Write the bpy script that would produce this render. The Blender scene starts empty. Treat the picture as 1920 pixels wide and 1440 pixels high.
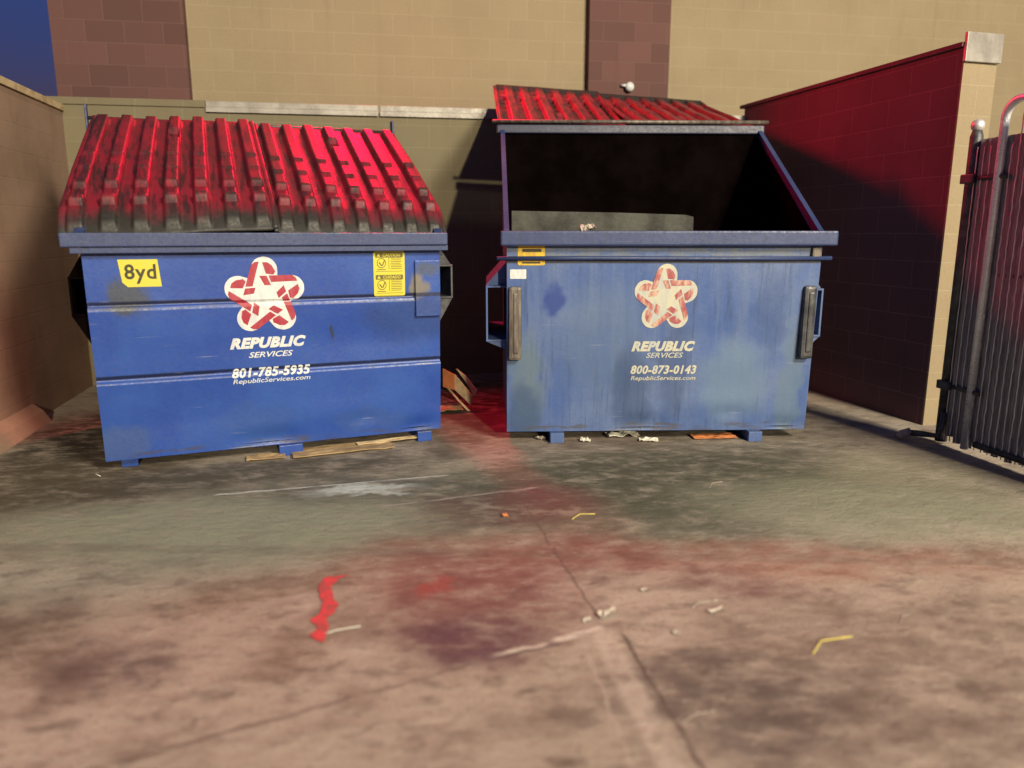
import bpy, bmesh, math, random
from mathutils import Vector, Matrix, noise
random.seed(7)
R = math.radians
sc = bpy.context.scene
COL = sc.collection

# ------------------------------------------------------------------ materials
def new_mat(name):
    m = bpy.data.materials.new(name); m.use_nodes = True
    nt = m.node_tree; b = nt.nodes['Principled BSDF']
    return m, nt, b
def N(nt, t, **k):
    n = nt.nodes.new(t)
    for a, v in k.items():
        if a in n.inputs: n.inputs[a].default_value = v
        else: setattr(n, a, v)
    return n
def L(nt, a, b): nt.links.new(a, b)
def noise_n(nt, vec, scale, detail=6, rough=.6, dist=0.0):
    n = N(nt, 'ShaderNodeTexNoise'); n.inputs['Scale'].default_value = scale
    n.inputs['Detail'].default_value = detail; n.inputs['Roughness'].default_value = rough
    n.inputs['Distortion'].default_value = dist
    if vec is not None: L(nt, vec, n.inputs['Vector'])
    return n.outputs['Fac']
def ramp(nt, fac, lo, hi, a=0.0, b=1.0, smooth=True):
    n = N(nt, 'ShaderNodeMapRange'); n.interpolation_type = 'SMOOTHSTEP' if smooth else 'LINEAR'
    n.inputs['From Min'].default_value = lo; n.inputs['From Max'].default_value = hi
    n.inputs['To Min'].default_value = a; n.inputs['To Max'].default_value = b
    L(nt, fac, n.inputs['Value']); return n.outputs['Result']
def mix(nt, fac, a, b, mode='MIX'):
    n = N(nt, 'ShaderNodeMix'); n.data_type = 'RGBA'; n.blend_type = mode
    if hasattr(fac, 'node'): L(nt, fac, n.inputs[0])
    else: n.inputs[0].default_value = fac
    for s, i in ((a, 6), (b, 7)):
        if hasattr(s, 'node'): L(nt, s, n.inputs[i])
        else: n.inputs[i].default_value = (*s, 1)
    return n.outputs[2]
def math_n(nt, op, a, b=None):
    n = N(nt, 'ShaderNodeMath'); n.operation = op
    for i, s in enumerate((a, b)):
        if s is None: continue
        if hasattr(s, 'node'): L(nt, s, n.inputs[i])
        else: n.inputs[i].default_value = s
    return n.outputs[0]
def mapping(nt, vec, loc=(0,0,0), rot=(0,0,0), scale=(1,1,1), typ='POINT'):
    n = N(nt, 'ShaderNodeMapping'); n.vector_type = typ
    n.inputs['Location'].default_value = loc; n.inputs['Rotation'].default_value = rot
    n.inputs['Scale'].default_value = scale; L(nt, vec, n.inputs['Vector']); return n.outputs[0]
def bump(nt, b, h, strength=.3, dist=.01):
    n = N(nt, 'ShaderNodeBump'); n.inputs['Strength'].default_value = strength
    n.inputs['Distance'].default_value = dist; L(nt, h, n.inputs['Height']); L(nt, n.outputs[0], b.inputs['Normal'])
def objc(nt): return N(nt, 'ShaderNodeTexCoord').outputs['Object']

def rough_mat(name, c1, c2, scale=8, rough=.7, metal=0, bs=.25, bd=.004, spec=None, stretch=(1,1,1)):
    m, nt, b = new_mat(name); o = mapping(nt, objc(nt), scale=stretch)
    f = noise_n(nt, o, scale); f2 = noise_n(nt, o, scale*9, 4)
    c = mix(nt, ramp(nt, f, .35, .68), c1, c2)
    L(nt, c, b.inputs['Base Color'])
    L(nt, ramp(nt, f2, .2, .8, max(0, rough-.12), min(1, rough+.12)), b.inputs['Roughness'])
    b.inputs['Metallic'].default_value = metal
    if spec is not None: b.inputs['Specular IOR Level'].default_value = spec
    bump(nt, b, f2, bs, bd); return m

def paint_mat(name, base, faded, dark, streak=.4, stains=(), rough=.45, bands=()):
    """painted steel: fading, vertical run streaks, scuffs and shaped dirt spots (local coordinates)"""
    m, nt, b = new_mat(name); o = objc(nt)
    big = noise_n(nt, mapping(nt, o, scale=(1, 1, .8)), 2.2, 5, .6)
    st = noise_n(nt, mapping(nt, o, scale=(14, 14, 1.0)), 1.0, 6, .65, .3)
    st2 = noise_n(nt, mapping(nt, o, scale=(45, 45, 1.6)), 1.0, 5, .6)
    fine = noise_n(nt, o, 60, 5, .7)
    c = mix(nt, ramp(nt, big, .35, .7), base, faded)
    c = mix(nt, ramp(nt, st, .45, .72, 0, streak), c, faded)
    c = mix(nt, ramp(nt, st2, .5, .75, 0, streak*.8), c, dark)
    c = mix(nt, ramp(nt, fine, .3, .8, 0, .22), c, dark)
    sc1 = noise_n(nt, mapping(nt, o, scale=(3, 3, 9), loc=(3, 1, 2)), 3.0, 8, .75)
    c = mix(nt, ramp(nt, sc1, .64, .7, 0, .6), c, dark)
    rust = noise_n(nt, mapping(nt, o, loc=(7, 2, 5)), 9.0, 8, .7)
    c = mix(nt, ramp(nt, rust, .69, .74, 0, .8), c, (.10, .055, .03))
    wn = N(nt, 'ShaderNodeTexNoise'); wn.inputs['Scale'].default_value = 7; L(nt, o, wn.inputs['Vector'])
    wv = N(nt, 'ShaderNodeVectorMath'); wv.operation = 'MULTIPLY_ADD'
    L(nt, wn.outputs['Color'], wv.inputs[0]); wv.inputs[1].default_value = (.16, .16, .16); L(nt, o, wv.inputs[2])
    for (x, z, rx, rz, col, k) in stains:
        v = mapping(nt, wv.outputs[0], loc=(-(x+.08)/rx, 0, -(z+.08)/rz), scale=(1/rx, 0, 1/rz))
        ln = N(nt, 'ShaderNodeVectorMath'); ln.operation = 'LENGTH'; L(nt, v, ln.inputs[0])
        c = mix(nt, ramp(nt, ln.outputs['Value'], .55, 1.25, k, 0), c, col)
    if bands:
        sz = N(nt, 'ShaderNodeSeparateXYZ'); L(nt, o, sz.inputs[0])
        pn = noise_n(nt, mapping(nt, o, scale=(5, 5, 30)), 1.0, 7, .75)
        for (z, hw, col, k, lo) in bands:
            dz = math_n(nt, 'ABSOLUTE', math_n(nt, 'SUBTRACT', sz.outputs[2], z))
            f = math_n(nt, 'MULTIPLY', ramp(nt, dz, hw*.5, hw, k, 0), ramp(nt, pn, lo, lo+.12, 0, 1))
            c = mix(nt, f, c, col)
    scr = noise_n(nt, mapping(nt, o, rot=(0, R(24), 0), scale=(2, 2, 90), loc=(1, 4, 2)), 1.0, 3, .6)
    scm = noise_n(nt, mapping(nt, o, loc=(9, 3, 1)), 2.6, 3, .6)
    c = mix(nt, math_n(nt, 'MULTIPLY', ramp(nt, scr, .665, .69, 0, .7), ramp(nt, scm, .52, .62, 0, 1)), c, (.22, .25, .33))
    L(nt, c, b.inputs['Base Color'])
    L(nt, ramp(nt, fine, .2, .8, rough-.08, rough+.2), b.inputs['Roughness'])
    hb = math_n(nt, 'ADD', math_n(nt, 'MULTIPLY', big, 1.5), math_n(nt, 'MULTIPLY', fine, .15))
    bump(nt, b, hb, .35, .012)
    return m

def block_mat(name, c1, c2, mortar, bw=.34, bh=.17, off=.5, bs=.4, dirt=(.12, .09, .05), dk=.25, mix_bricks=.5):
    m, nt, b = new_mat(name); o = objc(nt)
    v = N(nt, 'ShaderNodeSeparateXYZ'); L(nt, o, v.inputs[0])
    cb = N(nt, 'ShaderNodeCombineXYZ'); L(nt, math_n(nt, 'ADD', v.outputs[0], v.outputs[1]), cb.inputs[0]); L(nt, v.outputs[2], cb.inputs[1])
    br = N(nt, 'ShaderNodeTexBrick'); L(nt, cb.outputs[0], br.inputs['Vector'])
    br.inputs['Scale'].default_value = 1; br.inputs['Brick Width'].default_value = bw
    br.inputs['Row Height'].default_value = bh; br.inputs['Mortar Size'].default_value = .005
    br.inputs['Mortar Smooth'].default_value = .6; br.offset = off
    br.inputs['Color1'].default_value = (*c1, 1); br.inputs['Color2'].default_value = (*c2, 1); br.inputs['Mortar'].default_value = (*mortar, 1)
    br.inputs['Bias'].default_value = mix_bricks
    n1 = noise_n(nt, o, 1.6, 5, .6); n2 = noise_n(nt, o, 70, 5, .7)
    c = mix(nt, ramp(nt, n1, .35, .75, 0, dk), br.outputs['Color'], dirt)
    c = mix(nt, ramp(nt, n2, .35, .8, 0, .25), c, dirt)
    dr = noise_n(nt, mapping(nt, o, scale=(9, 9, .7)), 1, 5, .6)
    c = mix(nt, ramp(nt, dr, .55, .8, 0, .28), c, dirt)
    L(nt, c, b.inputs['Base Color']); b.inputs['Roughness'].default_value = .85
    h = math_n(nt, 'SUBTRACT', math_n(nt, 'MULTIPLY', n2, .5), br.outputs['Fac'])
    bump(nt, b, h, bs, .006); return m

def flat_mat(name, c, rough=.5, wear=None, wk=.0, wscale=14, metal=0):
    m, nt, b = new_mat(name); o = objc(nt)
    col = mix(nt, ramp(nt, noise_n(nt, mapping(nt, o, scale=(2.2, 1, .8)), wscale, 8, .7), .42, .62, 0, wk), c, wear or c)
    L(nt, col, b.inputs['Base Color']); b.inputs['Roughness'].default_value = rough; b.inputs['Metallic'].default_value = metal
    return m

def lid_mat():
    m, nt, b = new_mat('red_lit_lid_plastic'); o = objc(nt)
    sp = N(nt, 'ShaderNodeSeparateXYZ'); L(nt, o, sp.inputs[0])
    n1 = noise_n(nt, o, 4, 6, .65); n2 = noise_n(nt, mapping(nt, o, scale=(20, 3, 8)), 1.0, 6, .7); n3 = noise_n(nt, o, 60, 4, .7)
    c = mix(nt, ramp(nt, n1, .35, .68), (.215, .008, .022), (.12, .012, .022))  # the sign light's red is put into the dark lids' base colour
    c = mix(nt, ramp(nt, n2, .46, .62, 0, .85), c, (.022, .010, .012))
    # painted shade: grey front lip where the red light misses; darker rib tops
    e = math_n(nt, 'ADD', sp.outputs[1], math_n(nt, 'MULTIPLY', math_n(nt, 'SUBTRACT', n1, .5), .35))
    c = mix(nt, ramp(nt, e, -1.36, -1.22, 1, 0), c, (.020, .018, .016))
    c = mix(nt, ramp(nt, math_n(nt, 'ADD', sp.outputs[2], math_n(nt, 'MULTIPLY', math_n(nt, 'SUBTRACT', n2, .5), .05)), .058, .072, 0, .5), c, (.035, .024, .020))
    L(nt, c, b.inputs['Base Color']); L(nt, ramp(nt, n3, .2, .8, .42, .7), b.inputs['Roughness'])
    b.inputs['Specular IOR Level'].default_value = .45
    bump(nt, b, math_n(nt, 'ADD', n1, math_n(nt, 'MULTIPLY', n3, .15)), .25, .01); return m

# ------------------------------------------------------------------ mesh helpers
def link(name, bm, mats, parent=None, smooth=False, loc=None, recalc=True):
    if recalc: bmesh.ops.recalc_face_normals(bm, faces=bm.faces)
    me = bpy.data.meshes.new(name); bm.to_mesh(me); bm.free()
    if not isinstance(mats, (list, tuple)): mats = [mats]
    for m in mats: me.materials.append(m)
    if smooth:
        for p in me.polygons: p.use_smooth = True
    o = bpy.data.objects.new(name, me); COL.objects.link(o)
    if parent: o.parent = parent
    if loc: o.location = loc
    return o
def tag(o, label=None, cat=None, group=None, kind=None):
    if label: o['label'] = label
    if cat: o['category'] = cat
    if group: o['group'] = group
    if kind: o['kind'] = kind
    return o
def empty(name, loc, rz=0, **k):
    o = bpy.data.objects.new(name, None); COL.objects.link(o); o.location = loc; o.rotation_euler = (0, 0, rz)
    o.empty_display_size = .2
    return tag(o, **k)
def box(bm, x0, x1, y0, y1, z0, z1, bev=0, mi=0):
    v = [bm.verts.new((x, y, z)) for x in (x0, x1) for y in (y0, y1) for z in (z0, z1)]
    fs = [(0,1,3,2), (4,6,7,5), (0,4,5,1), (2,3,7,6), (0,2,6,4), (1,5,7,3)]
    faces = [bm.faces.new([v[i] for i in f]) for f in fs]
    for f in faces: f.material_index = mi
    if bev:
        es = list({e for f in faces for e in f.edges})
        bmesh.ops.bevel(bm, geom=es, offset=bev, segments=2, affect='EDGES', profile=.6, clamp_overlap=True)
    return v
def prism(bm, pts, a, b, axis='x', mi=0):
    """polygon pts extruded from a to b; axis x: pts=(y,z); axis y: pts=(x,z); axis z: pts=(x,y)"""
    def P(p, t):
        return {'x': (t, p[0], p[1]), 'y': (p[0], t, p[1]), 'z': (p[0], p[1], t)}[axis]
    A = [bm.verts.new(P(p, a)) for p in pts]; B = [bm.verts.new(P(p, b)) for p in pts]
    fs = [bm.faces.new(A), bm.faces.new(B[::-1])]
    n = len(pts)
    for i in range(n): fs.append(bm.faces.new((A[i], B[i], B[(i+1) % n], A[(i+1) % n])))
    for f in fs: f.material_index = mi
def tube(bm, pts, r, seg=10, caps=True, mi=0, flat=1.0):
    pts = [Vector(p) for p in pts]; rings = []
    rr = r if isinstance(r, (list, tuple)) else [r]*len(pts)
    prev = None
    for i, p in enumerate(pts):
        t = (pts[min(i+1, len(pts)-1)] - pts[max(i-1, 0)]).normalized()
        up = Vector((0, 0, 1)) if abs(t.z) < .95 else Vector((0, 1, 0))
        if prev is None: a = t.cross(up).normalized()
        else: a = (prev - t*prev.dot(t)).normalized()
        prev = a; b = t.cross(a).normalized()
        rings.append([bm.verts.new(p + (a*math.cos(2*math.pi*k/seg) + b*flat*math.sin(2*math.pi*k/seg))*rr[i]) for k in range(seg)])
    for i in range(len(rings)-1):
        for k in range(seg):
            f = bm.faces.new((rings[i][k], rings[i][(k+1) % seg], rings[i+1][(k+1) % seg], rings[i+1][k])); f.smooth = True; f.material_index = mi
    if caps:
        bm.faces.new(rings[0][::-1]).material_index = mi; bm.faces.new(rings[-1]).material_index = mi
def BM(): return bmesh.new()

# ------------------------------------------------------------------ materials used
M = {}
M['blue'] = paint_mat('blue_paint', (.014, .055, .30), (.024, .082, .35), (.010, .025, .11), streak=.12,
    stains=((.18, .88, .10, .10, (.05, .055, .04), .8), (1.64, .90, .05, .08, (.17, .15, .11), .9),
            (1.69, 1.0, .06, .05, (.06, .07, .05), .6), (.05, .15, .16, .1, (.05, .09, .20), .5),
            (1.15, .66, .018, .03, (.02, .03, .05), .9), (.75, .2, .20, .10, (.03, .075, .26), .5),
            (1.35, .16, .25, .07, (.04, .085, .25), .4), (1.6, .72, .3, .15, (.015, .035, .12), .5)), rough=.36,
    bands=((.833, .012, (.10, .105, .11), .5, .46), (.858, .014, (.008, .012, .04), .9, .30), (.463, .012, (.07, .09, .14), .5, .48), (.488, .014, (.008, .012, .04), .9, .30), (.075, .03, (.05, .045, .04), .7, .5), (1.11, .03, (.02, .025, .06), .8, .4)))
M['blue_old'] = paint_mat('faded_blue_paint', (.040, .090, .28), (.10, .150, .30), (.022, .04, .09), streak=.75,
    stains=((.27, .82, .055, .11, (.012, .04, .21), .95), (.11, .35, .10, .3, (.10, .15, .16), .6),
            (.08, .18, .10, .2, (.022, .055, .14), .7), (.55, .62, .25, .35, (.09, .14, .24), .5),
            (.72, .30, .12, .3, (.022, .05, .13), .6), (1.50, .72, .09, .25, (.022, .055, .18), .5),
            (1.30, .35, .2, .25, (.10, .165, .26), .7), (1.64, .3, .07, .4, (.095, .15, .21), .6),
            (.95, .45, .10, .3, (.02, .045, .13), .5)), rough=.5,
    bands=((1.09, .035, (.15, .16, .15), .6, .42), (1.045, .02, (.03, .03, .035), .9, .35), (.08, .035, (.06, .05, .045), .7, .48)))
M['rim_blue'] = paint_mat('rim_blue_paint', (.016, .034, .12), (.035, .055, .15), (.02, .02, .035), streak=.5, rough=.45)
M['darkrim'] = paint_mat('dark_rim_paint', (.016, .022, .06), (.035, .04, .08), (.012, .012, .02), streak=.6, rough=.4)
M['grime_shade'] = rough_mat('bin_grime_shade', (.0020, .0012, .0012), (.004, .0025, .0025), 5, .95, spec=.0)  # dirty near-black, with the shade inside the bin put into the colour
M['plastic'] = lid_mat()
M['steel'] = rough_mat('worn_steel', (.085, .07, .06), (.19, .165, .14), 14, .5, .25, .3, .003, stretch=(3, 3, .5))
M['darksteel'] = rough_mat('dark_steel', (.03, .032, .04), (.09, .09, .095), 10, .5, .3)
M['galv'] = rough_mat('galvanised_steel', (.55, .58, .62), (.7, .73, .77), 12, .33, .35, .15, .001)
M['slat'] = rough_mat('privacy_slat_plastic', (.13, .12, .13), (.24, .225, .23), 12, .55, 0, .2, .002, stretch=(6, 6, .6))
M['wire'] = rough_mat('chain_link_wire', (.5, .5, .52), (.75, .74, .74), 12, .45, .6)
M['white'] = flat_mat('white_decal', (.62, .64, .64), .5, (.32, .36, .45), .4)
M['red'] = flat_mat('red_decal', (.32, .020, .045), .5, (.6, .2, .2), .15)
M['white_old'] = flat_mat('faded_white_decal', (.48, .46, .36), .6, (.30, .36, .42), .6, 9)
M['red_old'] = flat_mat('faded_red_decal', (.30, .065, .08), .6, (.55, .40, .30), .8, 11)
M['yellow'] = flat_mat('yellow_sticker', (.58, .52, .04), .45, (.6, .5, .12), .3)
M['yellow_old'] = flat_mat('old_yellow_sticker', (.62, .42, .03), .5, (.35, .2, .04), .6, 20)
M['ink'] = flat_mat('black_ink', (.035, .03, .012), .5)
M['ink2'] = flat_mat('faded_ink', (.12, .10, .02), .5)
M['paper'] = rough_mat('white_paper', (.66, .64, .56), (.5, .47, .38), 20, .8)
M['card'] = rough_mat('brown_cardboard', (.42, .29, .15), (.26, .17, .085), 9, .85)
M['orange'] = rough_mat('orange_cardboard', (.62, .21, .07), (.45, .16, .06), 12, .7)
M['tan'] = rough_mat('pale_cardboard', (.62, .48, .28), (.42, .30, .17), 12, .8)
M['greycard'] = rough_mat('grey_board', (.075, .075, .065), (.025, .025, .022), 5, .85)
M['straw'] = rough_mat('dry_straw', (.75, .62, .12), (.55, .5, .15), 30, .6)
M['pale'] = rough_mat('pale_litter', (.46, .40, .34), (.28, .22, .19), 30, .7)
M['redpaint'] = rough_mat('red_marking_paint', (.60, .05, .055), (.28, .07, .06), 26, .7)
M['cap'] = rough_mat('metal_coping', (.34, .32, .29), (.22, .20, .18), 6, .5, .2)
M['tanblock'] = block_mat('tan_blockwork', (.30, .238, .148), (.28, .22, .138), (.32, .26, .168), bs=.22, dk=.18)
M['buffblock'] = block_mat('buff_enclosure_blockwork', (.19, .162, .10), (.172, .148, .092), (.215, .185, .12), bs=.3, dk=.35)
M['brownblock'] = block_mat('brown_blockwork', (.125, .055, .050), (.085, .038, .034), (.14, .075, .066), bw=.30, bs=.4, dirt=(.09, .045, .035), dk=.15, mix_bricks=-.1)
M['shadeblock'] = block_mat('shaded_block', (.145, .06, .075), (.125, .052, .065), (.21, .10, .115), bs=.6, dk=.4, dirt=(.05, .03, .03))  # tan wall's shade and red light put into the block colour
M['render'] = block_mat('painted_side_wall', (.36, .235, .165), (.34, .22, .155), (.33, .22, .15), bs=.25, dk=.5, dirt=(.12, .07, .04))

# ------------------------------------------------------------------ ground
def ground_mat():
    m, nt, b = new_mat('stained_concrete'); o = objc(nt)
    def dn(scale, amt, vec):
        wn = N(nt, 'ShaderNodeTexNoise'); wn.inputs['Scale'].default_value = scale; wn.inputs['Detail'].default_value = 5; L(nt, vec, wn.inputs['Vector'])
        s = N(nt, 'ShaderNodeVectorMath'); s.operation = 'SUBTRACT'; L(nt, wn.outputs['Color'], s.inputs[0]); s.inputs[1].default_value = (.5, .5, .5)
        q = N(nt, 'ShaderNodeVectorMath'); q.operation = 'MULTIPLY_ADD'; L(nt, s.outputs[0], q.inputs[0]); q.inputs[1].default_value = (amt,)*3; L(nt, vec, q.inputs[2])
        return q.outputs[0]
    w = dn(3.0, .30, dn(11.0, .13, o)); wf = dn(12, .035, o)
    n_big = noise_n(nt, o, .9, 6, .6, .1); n_mid = noise_n(nt, mapping(nt, o, scale=(1, 1.3, 1)), 3.6, 6, .6, .0)
    n_m2 = noise_n(nt, mapping(nt, o, rot=(0, 0, R(-18)), scale=(.9, 1.5, 1), loc=(4, 2, 0)), 7.0, 5, .6, .0)
    n_sm = noise_n(nt, mapping(nt, o, rot=(0, 0, R(-22)), scale=(.8, 1.6, 1)), 17, 6, .7); n_f = noise_n(nt, o, 110, 5, .75)
    c = mix(nt, ramp(nt, n_big, .3, .7), (.46, .385, .32), (.36, .305, .245))
    
    c = mix(nt, ramp(nt, n_mid, .46, .68, 0, .6), c, (.17, .13, .10))
    c = mix(nt, ramp(nt, n_m2, .52, .68, 0, .55), c, (.12, .088, .075))
    c = mix(nt, ramp(nt, n_m2, .30, .44, .5, 0), c, (.43, .36, .29))
    c = mix(nt, ramp(nt, n_mid, .28, .42, .45, 0), c, (.48, .41, .33))
    c = mix(nt, ramp(nt, n_sm, .55, .68, 0, .5), c, (.11, .082, .068))
    brk2 = ramp(nt, math_n(nt, 'ADD', math_n(nt, 'MULTIPLY', n_m2, .6), math_n(nt, 'MULTIPLY', n_sm, .4)), .36, .56, .30, 1)
    def stain(c, x, y, rx, ry, rot, col, k, soft=.45, vec=None):  # soft ellipse, for stains and painted shade alike
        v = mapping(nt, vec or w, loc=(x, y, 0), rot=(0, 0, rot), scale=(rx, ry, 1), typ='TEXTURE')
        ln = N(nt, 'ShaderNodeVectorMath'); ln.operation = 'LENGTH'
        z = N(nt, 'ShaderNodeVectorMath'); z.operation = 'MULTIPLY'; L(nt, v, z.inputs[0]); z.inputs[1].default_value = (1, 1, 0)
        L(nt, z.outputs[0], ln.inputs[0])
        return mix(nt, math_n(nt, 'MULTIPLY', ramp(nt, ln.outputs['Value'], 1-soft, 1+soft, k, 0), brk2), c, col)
    for a in STAINS_SHADE: c = stain(c, *a)
    def seg(c, a, b2, wd, col, k, hard=.4):
        dx, dy = b2[0]-a[0], b2[1]-a[1]; ln = math.hypot(dx, dy)
        v = mapping(nt, wf, loc=(a[0], a[1], 0), rot=(0, 0, math.atan2(dy, dx)), typ='TEXTURE')
        s = N(nt, 'ShaderNodeSeparateXYZ'); L(nt, v, s.inputs[0])
        f1 = ramp(nt, math_n(nt, 'ABSOLUTE', s.outputs[1]), wd*hard, wd, 1, 0)
        f2 = ramp(nt, math_n(nt, 'ABSOLUTE', math_n(nt, 'SUBTRACT', s.outputs[0], ln/2)), ln/2-.04, ln/2, k, 0)
        brk = ramp(nt, noise_n(nt, o, 9, 4, .6), .35, .5, .35, 1)
        return mix(nt, math_n(nt, 'MULTIPLY', math_n(nt, 'MULTIPLY', f1, f2), brk), c, col)
    for a in SEGS: c = seg(c, *a)
    c = mix(nt, ramp(nt, n_f, .3, .75, 0, .32), c, (.09, .07, .055))
    vo = N(nt, 'ShaderNodeTexVoronoi'); vo.inputs['Scale'].default_value = 55; L(nt, o, vo.inputs['Vector'])
    spk = math_n(nt, 'MULTIPLY', ramp(nt, vo.outputs['Distance'], .10, .22, 1, 0), ramp(nt, noise_n(nt, o, 23, 2, .5), .52, .60, 0, .7))
    c = mix(nt, spk, c, (.05, .04, .035))
    vo2 = N(nt, 'ShaderNodeTexVoronoi'); vo2.inputs['Scale'].default_value = 31; L(nt, mapping(nt, o, loc=(3, 5, 0)), vo2.inputs['Vector'])
    spk2 = math_n(nt, 'MULTIPLY', ramp(nt, vo2.outputs['Distance'], .05, .11, 1, 0), ramp(nt, noise_n(nt, o, 19, 2, .5), .54, .60, 0, .8))
    c = mix(nt, spk2, c, (.55, .48, .40))
    L(nt, c, b.inputs['Base Color'])
    wet = ramp(nt, n_mid, .5, .75, .88, .62); L(nt, wet, b.inputs['Roughness'])
    b.inputs['Specular IOR Level'].default_value = .3
    h = math_n(nt, 'ADD', math_n(nt, 'ADD', math_n(nt, 'MULTIPLY', n_mid, 1.2), math_n(nt, 'MULTIPLY', n_sm, .8)), math_n(nt, 'MULTIPLY', n_f, .35))
    bump(nt, b, h, .8, .018); return m
DG = (.07, .068, .045)
STAINS_SHADE = [ # x, y, rx, ry, rot, colour, strength
    (-.30, 5.35, .55, .75, 0, (.022, .018, .015), .97), (-.33, 4.55, .2, .5, 0, (.10, .07, .05), .8), (-2.5, 4.4, .45, .8, 0, (.03, .026, .02), .95),  # near-black ellipses paint the shade in the gap and beside the left bin
    (0, 3.30, 3.2, .55, R(3), (.16, .16, .11), .6), (1.3, 4.2, .7, .5, R(-30), (.09, .085, .06), .6), (-1.0, 2.75, .8, .25, R(3), (.26, .26, .19), .5),  # wide grey-green ellipse paints the band shaded from the red light
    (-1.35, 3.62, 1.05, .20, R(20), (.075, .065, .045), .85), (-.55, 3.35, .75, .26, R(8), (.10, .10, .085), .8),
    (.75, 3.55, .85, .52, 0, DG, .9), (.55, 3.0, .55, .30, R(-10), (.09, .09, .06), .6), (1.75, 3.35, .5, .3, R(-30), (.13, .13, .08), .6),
    (-.05, 3.15, .42, .22, R(15), (.12, .05, .05), .75), (-.25, 2.55, .40, .30, 0, (.26, .075, .06), .5),
    (-.12, 2.3, .33, .36, R(10), (.17, .06, .06), .75), (-.12, 2.05, .20, .13, 0, (.10, .045, .065), .8),
    (.95, 2.62, .9, .16, R(-3), (.30, .12, .08), .5), (.30, 2.65, .22, .18, 0, (.16, .05, .05), .6), (.75, 2.42, .25, .10, R(-15), (.13, .045, .05), .6),
    (.62, 1.75, .32, .26, R(20), (.085, .065, .06), .8), (1.1, 1.7, .3, .3, 0, (.12, .085, .07), .6), (.9, 2.1, .4, .2, 0, (.14, .10, .08), .5), (1.6, 2.0, .4, .25, 0, (.14, .10, .08), .5),
    (-1.15, 1.9, .2, .12, 0, (.09, .06, .06), .7), (-1.6, 2.0, .35, .3, 0, (.12, .08, .055), .6), (-.85, 2.35, .35, .12, R(25), (.16, .10, .06), .5),
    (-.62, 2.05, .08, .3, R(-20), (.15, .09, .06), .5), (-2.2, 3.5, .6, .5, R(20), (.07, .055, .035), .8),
    (-.70, 3.38, .24, .06, R(8), (.60, .64, .62), .95), (-.60, 3.30, .15, .035, R(8), (.65, .68, .66), .9), (-.25, 2.38, .08, .07, 0, (.36, .06, .05), .6),
    (.2, 4.5, .8, .5, 0, (.12, .08, .055), .6), (-1.3, 2.95, .9, .28, R(5), (.33, .34, .25), .75), (1.7, 3.1, .8, .35, R(-12), (.34, .33, .24), .7), (2.0, 3.7, .4, .3, 0, (.33, .30, .21), .6)]
_k = 26
for _ in range(24):
    _x, _y = random.uniform(-1.3, 1.6), random.uniform(1.5, 2.5)
    STAINS_SHADE.append((_x, _y, random.uniform(.02, .05), random.uniform(.012, .022), random.uniform(.1, .5), (.09, .065, .05), .5, .6))
SEGS = [((-1.0, 1.47), (.30, 2.12), .009, (.12, .085, .075), .6), ((-.08, 1.95), (.12, 2.03), .014, (.60, .54, .46), .9), ((.10, 2.03), (.30, 2.125), .018, (.66, .60, .52), .95), ((-.08, 1.935), (.16, 2.03), .008, (.07, .05, .05), .8),
    ((.04, 3.25), (.28, 2.15), .008, (.11, .08, .065), .6), ((.27, 2.12), (.40, 1.3), .05, (.56, .48, .41), .6), ((.33, 2.12), (.47, 1.3), .010, (.10, .07, .06), .8), ((.21, 2.06), (.30, 1.3), .008, (.44, .37, .32), .6),
    ((-1.4, 3.30), (-.30, 3.60), .010, (.60, .62, .60), .95), ((-.6, 3.15), (.15, 3.42), .012, (.40, .36, .33), .7), ((-2.6, 2.75), (2.6, 2.55), .05, (.11, .085, .065), .25)]
bm = BM()
S = 60; n = 2
v = [bm.verts.new((x, y, 0)) for x, y in ((-S, -S), (S, -S), (S, S), (-S, S))]; bm.faces.new(v)
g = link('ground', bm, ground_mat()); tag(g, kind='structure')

# ------------------------------------------------------------------ walls of the enclosure and the building
def wall_box(name, a, b, z1, thick, mat, side=1, parent=None, z0=0.0):
    """wall whose visible face runs a->b; body extends to the left (side=1) of that direction"""
    d = Vector((b[0]-a[0], b[1]-a[1])); ln = d.length
    bm = BM(); box(bm, 0, ln, 0 if side > 0 else -thick, thick if side > 0 else 0, z0, z1)
    o = link(name, bm, mat, parent); 
    if parent is None:
        o.location = (a[0], a[1], 0); o.rotation_euler = (0, 0, math.atan2(d.y, d.x))
    return o, ln
def wall_thing(name, a, b, **k):
    d = Vector((b[0]-a[0], b[1]-a[1]))
    return empty(name, (a[0], a[1], 0), math.atan2(d.y, d.x), **k), d.length
# back wall of the enclosure
t, ln = wall_thing('enclosure_back_wall', (-3.35, 5.85), (2.02, 6.76), label='low buff block wall running behind both blue bins', cat='wall')
bm = BM(); box(bm, -.2, ln+.2, 0, .20, 0, 2.13); link('wall', bm, M['buffblock'], t)
bm = BM(); box(bm, -.2, 1.02, -.012, .212, 2.133, 2.185, .004); link('coping', bm, M['buffblock'], t)
for x0, x1 in ((1.025, 2.32), (2.335, 3.7), (3.715, ln+.1)):
    bm = BM(); box(bm, x0, x1, -.022, .222, 2.135, 2.18, .004)
    box(bm, x0, x1, -.024, -.018, 2.10, 2.135)
    link('coping', bm, M['cap'], t)
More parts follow.
